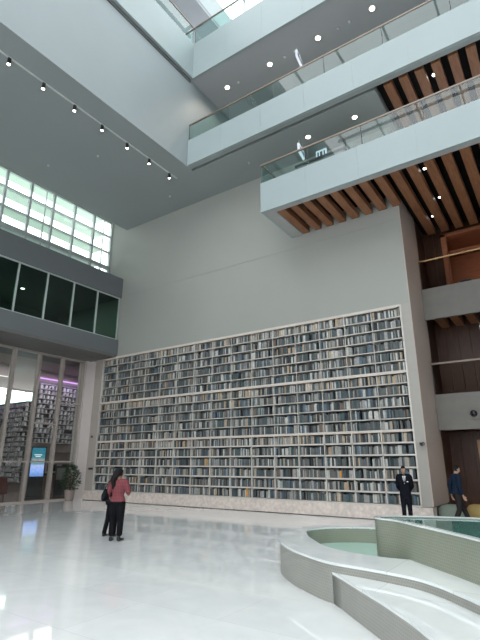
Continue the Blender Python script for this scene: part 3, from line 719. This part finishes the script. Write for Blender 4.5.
# ------------------------------------------------------------------ people
def remesh(mb, name, m, parent, vox, it=4):
    o = mb.build(name, m, parent, True)
    md = o.modifiers.new('r', 'REMESH'); md.mode = 'VOXEL'; md.voxel_size = vox; md.use_smooth_shade = True
    if it: s = o.modifiers.new('s', 'SMOOTH'); s.iterations = it; s.factor = .5
    dg = bpy.context.evaluated_depsgraph_get(); dg.update()
    me = bpy.data.meshes.new_from_object(o.evaluated_get(dg)); o.modifiers.clear(); o.data = me; me.name = name
    for p in me.polygons: p.use_smooth = True; p.material_index = 0
    if not me.materials: me.materials.append(m)
    return o
def hand(mb, wrist, d, palm_side, thumb):
    """five curled fingers off a palm; d: direction of the hand, palm_side: across, thumb: side of thumb (+1/-1)"""
    w = Vector(wrist); d = Vector(d).normalized(); s = Vector(palm_side); s = (s-d*s.dot(d)).normalized(); c = d.cross(s)*thumb
    mb.tube([w, w+d*.045, w+d*.085], [(.026, .018), (.038, .016), (.038, .014)], 10, tuple(s))
    for i, L in enumerate((.066, .078, .072, .055)):
        b = w+d*.082+s*thumb*(.028-.019*i)
        mb.tube([b-d*.01, b+d*L*.45+c*.006, b+d*L*.75+c*.02, b+d*L*.92+c*.034], [.0095, .009, .0085, .0075], 8)
    b = w+d*.03+s*thumb*.026
    mb.tube([b, b+d*.03+s*thumb*.022, b+d*.06+s*thumb*.026+c*.012], [.012, .0105, .0085], 8)
def person(loc, rz, H, label, J, skin, clothes, hair, female=False, sleeve=1.0, ankle=.0, jacket=False, headrot=(0, 0), longhair=False, shoes=None, collar=None, wide=1.0):
    """J: joint positions for a 1.72 m figure facing -Y; sleeve: share of forearm covered"""
    t = empty('person', loc, label, 'person', None, rz)
    k = H/1.72
    V = lambda p: Vector(p)
    hw = .078 if female else .085; sw = .165 if female else .195
    j = {'pel': (0, 0, .95), 'wai': (0, .005, 1.08), 'che': (0, .01, 1.28), 'nck': (0, .02, 1.46), 'hd': (0, -.005, 1.605),
         'hL': (hw, 0, .90), 'hR': (-hw, 0, .90), 'kL': (hw+.01, -.01, .49), 'kR': (-hw-.01, -.01, .49), 'aL': (hw+.012, .02, .085), 'aR': (-hw-.012, .02, .085),
         'sL': (sw, .015, 1.405), 'sR': (-sw, .015, 1.405), 'eL': (sw+.05, .03, 1.12), 'eR': (-sw-.05, .03, 1.12), 'wL': (sw+.05, -.03, .87), 'wR': (-sw-.05, -.03, .87)}
    j.update(J)
    j = {a: V(b) for a, b in j.items()}
    b = MB()
    wa = .118 if female else .138
    torso_p = [j['pel']-Vector((0, 0, .06)), j['pel']+Vector((0, 0, .04)), j['wai'], j['che']-Vector((0, 0, .08)), j['che']+Vector((0, 0, .04)), (j['sL']+j['sR'])/2+Vector((0, 0, .0))]
    torso_r = [(.135, .10), (.155, .112), (wa, .095), (.14, .108), (.155, .11), (sw*.72, .075)]
    b.tube(torso_p, torso_r, 18)
    b.tube([(j['sL']+j['sR'])/2, j['nck'], j['nck'].lerp(j['hd'], .5)], [.075, .053, .050], 14)
    up = (j['hd']-j['nck']).normalized()
    yaw, pit = headrot
    M = Matrix.Rotation(yaw, 3, 'Z') @ Matrix.Rotation(pit, 3, 'X')
    def hf(q):
        x, y, z = q
        if z < 0: x *= 1+z*1.9; y = y*(1+z*.9)-.012*(-z/.12)
        if y < -.07 and abs(x) < .02 and -.045 < z < .02: y -= .018*(1-abs(x)/.02)
        return tuple(M @ Vector((x, y, z)))
    b.ball(j['hd'], (.074, .093, .115), 26, 0, hf)
    hp = lambda x, y, z: j['hd'] + M @ Vector((x, y, z))
    b.tube([hp(0, -.082, .012), hp(0, -.100, -.015), hp(0, -.104, -.028)], [.009, .012, .013], 8)     # nose
    for s in (-1, 1): b.tube([hp(s*.073, .005, .015), hp(s*.080, .012, -.005), hp(s*.073, .005, -.03)], [(.008, .016), (.010, .02), (.007, .012)], 8)
    b.tube([hp(-.022, -.083, -.058), hp(.022, -.083, -.058)], [.006, .006], 8)                          # lips
    for s in 'LR':
        b.tube([j['s'+s], j['s'+s].lerp(j['e'+s], .5), j['e'+s], j['e'+s].lerp(j['w'+s], .35), j['w'+s]], [.055, .047, .039, .039, .026], 12)
        b.tube([j['h'+s], j['h'+s].lerp(j['k'+s], .4), j['k'+s], j['k'+s].lerp(j['a'+s], .3), j['a'+s]], [.088, .075, .054, .055, .037], 14)
        f = j.get('f'+s, Vector((0, -1, 0)))
        b.tube([j['a'+s]+Vector((0, .03, -.045)), j['a'+s]+f*.08+Vector((0, 0, -.055)), j['a'+s]+f*.16+Vector((0, 0, -.065))], [(.035, .035), (.042, .028), (.036, .018)], 12, (1, 0, 0))
        d = j['w'+s]-j['e'+s]
        hand(b, j['w'+s], d.normalized()+Vector((0, -.15, 0)), j.get('ps'+s, Vector((0, 1, 0))), -1 if s == 'L' else -1)
    body = remesh(b, 'body', skin, t, .0075, 3)
    # face details on the body's head
    EYE = MATS.get('eye_dark') or mat('eye_dark', (.02, .015, .012), .2)
    for s in (-1, 1): MB().ball(tuple(hp(s*.030, -.080, .012)), (.012, .008, .007), 8).build('eye', EYE, body, True)
    # trousers
    tm, sm = clothes
    q = MB()
    q.tube([j['pel']-Vector((0, 0, .08)), j['pel'], j['wai']-Vector((0, 0, .03))], [(.145, .115), (.168, .125), (wa+.02, .107)], 18)
    for s in 'LR':
        ae = j['a'+s].lerp(j['k'+s], ankle)
        q.tube([j['h'+s], j['h'+s].lerp(j['k'+s], .45), j['k'+s], ae], [.105, .092, .073, .066], 14)
    remesh(q, 'trousers', tm, t, .012, 4)
    # shirt or jacket
    q = MB(); ext = .014 if not jacket else .026
    low = j['pel']-Vector((0, 0, .10 if jacket else .01))
    q.tube([low]+[p for p in torso_p[1:]], [(.168+ext*.5, .125+ext*.5)]+[(r[0]+ext, r[1]+ext) for r in torso_r[1:]], 20)
    for s in 'LR':
        q.tube([j['s'+s]*.95+j['che']*.05, j['s'+s].lerp(j['e'+s], .5), j['e'+s]]+([j['e'+s].lerp(j['w'+s], sleeve)] if sleeve > .05 else []), [.055+ext, .050+ext, .044+ext]+([.034+ext] if sleeve > .05 else []), 12)
        q.tube([(j['sL']+j['sR'])/2+Vector((0, .0, .03)), j['s'+s]], [.06+ext*.5, .055+ext], 12)
    sh = remesh(q, 'jacket' if jacket else 'shirt', sm, t, .012, 4)
    if collar:
        MB().tube([j['nck']+Vector((0, .0, -.055)), j['nck']+Vector((0, 0, -.015))], [.076, .064], 14).build('collar', collar, t, True)
    if jacket:
        wm = MATS['shirt_white']; y = j['che'].y-.160
        v = MB(); n0 = len(v.v); v.v += [(-.055, y+.045, 1.435), (.055, y+.045, 1.435), (.0, y-.004, 1.20), (-.055, y+.075, 1.435), (.055, y+.075, 1.435), (0, y+.04, 1.20)]
        v.f += [(0, 2, 1), (3, 4, 5), (0, 3, 5, 2), (2, 5, 4, 1), (1, 4, 3, 0)]; v.mi += [0]*5
        v.build('shirt_front', wm, t)
        MB().tube([(0, y+.030, 1.42), (0, y-.006, 1.24)], [(.012, .008), (.018, .006)], 8).build('tie', BLKM, t, True)
        MB().box(.075, .125, y+.002, y+.02, 1.265, 1.285).build('pocket_square', wm, t)
    # shoes
    for s in 'LR':
        f = j.get('f'+s, Vector((0, -1, 0))); q = MB(); a = j['a'+s]
        q.tube([a+f*-.035+Vector((0, 0, -.042)), a+f*.06+Vector((0, 0, -.048)), a+f*.175+Vector((0, 0, -.058))], [(.046, .042), (.053, .036), (.044, .026)], 14, tuple(f.cross(Vector((0, 0, 1)))))
        q.tube([a+f*-.02+Vector((0, 0, -.03)), a+f*-.01+Vector((0, 0, .012))], [.048, .045], 12)
        remesh(q, 'shoe', shoes or BLKM, t, .009, 3)
    # hair
    q = MB()
    def hh(p):
        x, y, z = p
        if y < -.02 and z < .055: y = -.02+(y+.02)*.15
        if z < -.05: z = -.05+(z+.05)*.3
        return tuple(M @ Vector((x, y, z)))
    q.ball(j['hd']+Vector((0, .008, .012)), (.086, .104, .122), 22, 0, hh)
    if longhair:
        base = hp(0, .09, .03)
        q.ball(tuple(hp(0, .085, .01)), (.085, .07, .10), 14)
        q.tube([base, hp(.02, .125, -.09), hp(.05, .14, -.18), j['hd']+Vector((.085, .135, -.28)), j['hd']+Vector((.10, .12, -.37))], [(.07, .05), (.072, .055), (.06, .045), (.045, .035), (.02, .015)], 14)
    hr = remesh(q, 'hair', hair, t, .011, 2)
    for c in t.children_recursive:
        pass
    t.scale = (k*wide, k*wide, k)
    return t
SKIN = mat('skin_brown', (.34, .19, .13), .55, var=.05); SKIN2 = mat('skin_light_brown', (.40, .24, .17), .55, var=.05)
HAIR = mat('hair_black', (.010, .008, .008), .6, var=.3, scale=30, spec=.15)
mat('shirt_white', (.70, .70, .70), .7)
def plaid():
    m, nt, b = nodes('pink_check'); g = nt.nodes.new('ShaderNodeTexCoord')
    w1_ = nt.nodes.new('ShaderNodeTexWave'); w1_.bands_direction = 'Z'; w1_.inputs['Scale'].default_value = 9
    w2_ = nt.nodes.new('ShaderNodeTexWave'); w2_.bands_direction = 'X'; w2_.inputs['Scale'].default_value = 9
    for w in (w1_, w2_): nt.links.new(g.outputs['Object'], w.inputs['Vector'])
    a = nt.nodes.new('ShaderNodeMath'); a.operation = 'ADD'; nt.links.new(w1_.outputs['Fac'], a.inputs[0]); nt.links.new(w2_.outputs['Fac'], a.inputs[1])
    d = nt.nodes.new('ShaderNodeMath'); d.operation = 'MULTIPLY'; d.inputs[1].default_value = .5; nt.links.new(a.outputs[0], d.inputs[0])
    r = nt.nodes.new('ShaderNodeValToRGB'); r.color_ramp.elements[0].color = (.13, .03, .037, 1); r.color_ramp.elements[1].color = (.27, .09, .10, 1)
    nt.links.new(d.outputs[0], r.inputs['Fac']); nt.links.new(r.outputs['Color'], b.inputs['Base Color']); b.inputs['Roughness'].default_value = .9; b.inputs['Specular IOR Level'].default_value = .08
    return m
TRB = mat('black_trousers', (.010, .010, .012), .9, spec=.05); NAVY = mat('navy_shirt', (.010, .019, .037), .85, spec=.08); SUIT = mat('black_suit', (.009, .010, .014), .9, spec=.05); GREYT = mat('charcoal_trousers', (.028, .024, .024), .9, spec=.05)
V3 = Vector
wom = person((-8.88, 7.88, 0), PI+.55, 1.56, 'woman with long black hair in red checked shirt and black trousers, seen from behind',
       {'eL': (.22, .06, 1.14), 'wL': (.20, -.10, .98), 'eR': (-.235, .03, 1.15), 'wR': (-.17, -.20, 1.10), 'fR': V3((-.15, -1, 0)), 'fL': V3((.15, -1, 0))},
       SKIN, (TRB, plaid()), HAIR, True, .45, .16, headrot=(-.45, .15), longhair=True, wide=1.14)
com = person((-9.49, 8.28, 0), PI+.35, 1.40, 'person in dark clothing mostly hidden behind the woman in red', {'kL': (.15, .0, .49), 'aL': (.215, .03, .085)}, SKIN, (TRB, TRB), HAIR, True, .9, .02, headrot=(0, .1))
grd = person((-3.97, 13.97, 0), .27, 1.62, 'man in black suit and white shirt standing before the bookcase', {'eL': (.225, .10, 1.14), 'eR': (-.225, .10, 1.14), 'wL': (.10, .20, .98), 'wR': (-.10, .22, .96), 'hd': (0, -.03, 1.60)},
       SKIN2, (SUIT, SUIT), HAIR, False, .95, .0, True, headrot=(.1, .30), wide=.89)
wal = person((-2.76, 14.68, 0), 2.2, 1.64, 'man in navy shirt and dark trousers walking to the right', {'kL': (.09, -.19, .51), 'aL': (.09, -.33, .10), 'kR': (-.09, .03, .49), 'aR': (-.09, .24, .10), 'wai': (0, -.005, 1.08), 'che': (0, -.02, 1.28), 'nck': (0, -.03, 1.46), 'hd': (0, -.075, 1.60),
       'sL': (.19, -.015, 1.40), 'sR': (-.19, -.015, 1.40), 'eL': (.24, .08, 1.13), 'wL': (.24, .05, .88), 'eR': (-.235, .02, 1.13), 'wR': (-.23, -.06, .885)},
       SKIN2, (GREYT, NAVY), HAIR, False, .8, .02, headrot=(0, .22))
# shoulder bag of the woman
bg = empty('shoulder_bag', (-8.88, 7.88, 0), 'black shoulder bag hanging at the left side of the woman in red', 'bag', None, PI+.55); bg.scale = wom.scale
q = MB(); q.tube([(.265, .10, .97), (.27, .09, 1.08), (.26, .08, 1.22)], [(.06, .20), (.07, .18), (.03, .13)], 16, (1, 0, 0)); remesh(q, 'bag_body', mat('bag_black', (.012, .014, .017), .8, spec=.1), bg, .012, 3)
MB().tube([(.265, .15, 1.22), (.215, .105, 1.40), (.15, .045, 1.487), (.20, -.03, 1.45), (.265, .0, 1.22)], [.010]*5, 8).build('strap', MATS['bag_black'], bg, True)

# ------------------------------------------------------------------ lights
def area(name, loc, size, e, col, rot=(0, 0, 0), sy=None):
    l = bpy.data.lights.new(name, 'AREA'); l.energy = e; l.color = col; l.size = size
    if sy: l.shape = 'RECTANGLE'; l.size_y = sy
    o = bpy.data.objects.new(name, l); C.objects.link(o); o.location = loc; o.rotation_euler = rot
    return o
area('lobby_light', (-24, 12, 7.3), 5, 330, (1, .88, .83), (0, 0, 0), 14)
area('lobby_purple_wash', (-26.3, 20, 6.9), .3, 26, (.72, .40, 1), (0, .5, 0), 8)
area('lobby_purple_wash_front', (-31, 16.0, 6.2), 6, 12, (.72, .40, 1), (.5, 0, 0), .3)
area('lobby_green_wash', (-34.6, 9, 4.9), .4, 250, (.80, 1, .95), (0, .5, 0), 12)
area('office_fill', (-21.5, 5, 10.0), 2, 260, (.80, 1, .92), (0, 0, 0), 18)  # area fill added to lighten the room behind the ribbon glass
area('gallery_room_light', (0, 20.4, 10.7), 3, 26, (1, .72, .48), (0, 0, 0), 1.5)
area('gallery_room_light_low', (0, 20.8, 7.0), 3, 9, (1, .72, .48), (0, 0, 0), 1.5)
area('hall_right_light', (0, 18.2, 2.75), 4, 14, (1, .75, .55), (0, 0, 0), 1.0)
area('slat_fill', (0.5, 15.6, 13.9), 6, 40, (1, .80, .62), (0, 0, 0), 2)  # added warm area fill floating below the slats, without a fixture

w = bpy.data.worlds.new('overcast'); S.world = w; w.use_nodes = True
bgn = w.node_tree.nodes['Background']; bgn.inputs['Color'].default_value = (.93, .975, 1.0, 1); bgn.inputs['Strength'].default_value = 3.2

# ------------------------------------------------------------------ camera
f = 460.0; th = math.atan(143/460); yaw = math.radians(34.5)
cd = bpy.data.cameras.new('camera'); co = bpy.data.objects.new('camera', cd); C.objects.link(co)
cd.sensor_fit = 'VERTICAL'; cd.sensor_height = 24; cd.lens = 24*f/640; cd.clip_end = 300; cd.clip_start = .05
co.location = (0, 0, 1.7); co.rotation_euler = (PI/2+th, 0, yaw)
S.camera = co
S.view_settings.view_transform = 'Standard'; S.view_settings.look = 'None'; S.view_settings.gamma = 1; S.view_settings.use_curve_mapping = False
S.view_settings.exposure = 0.25
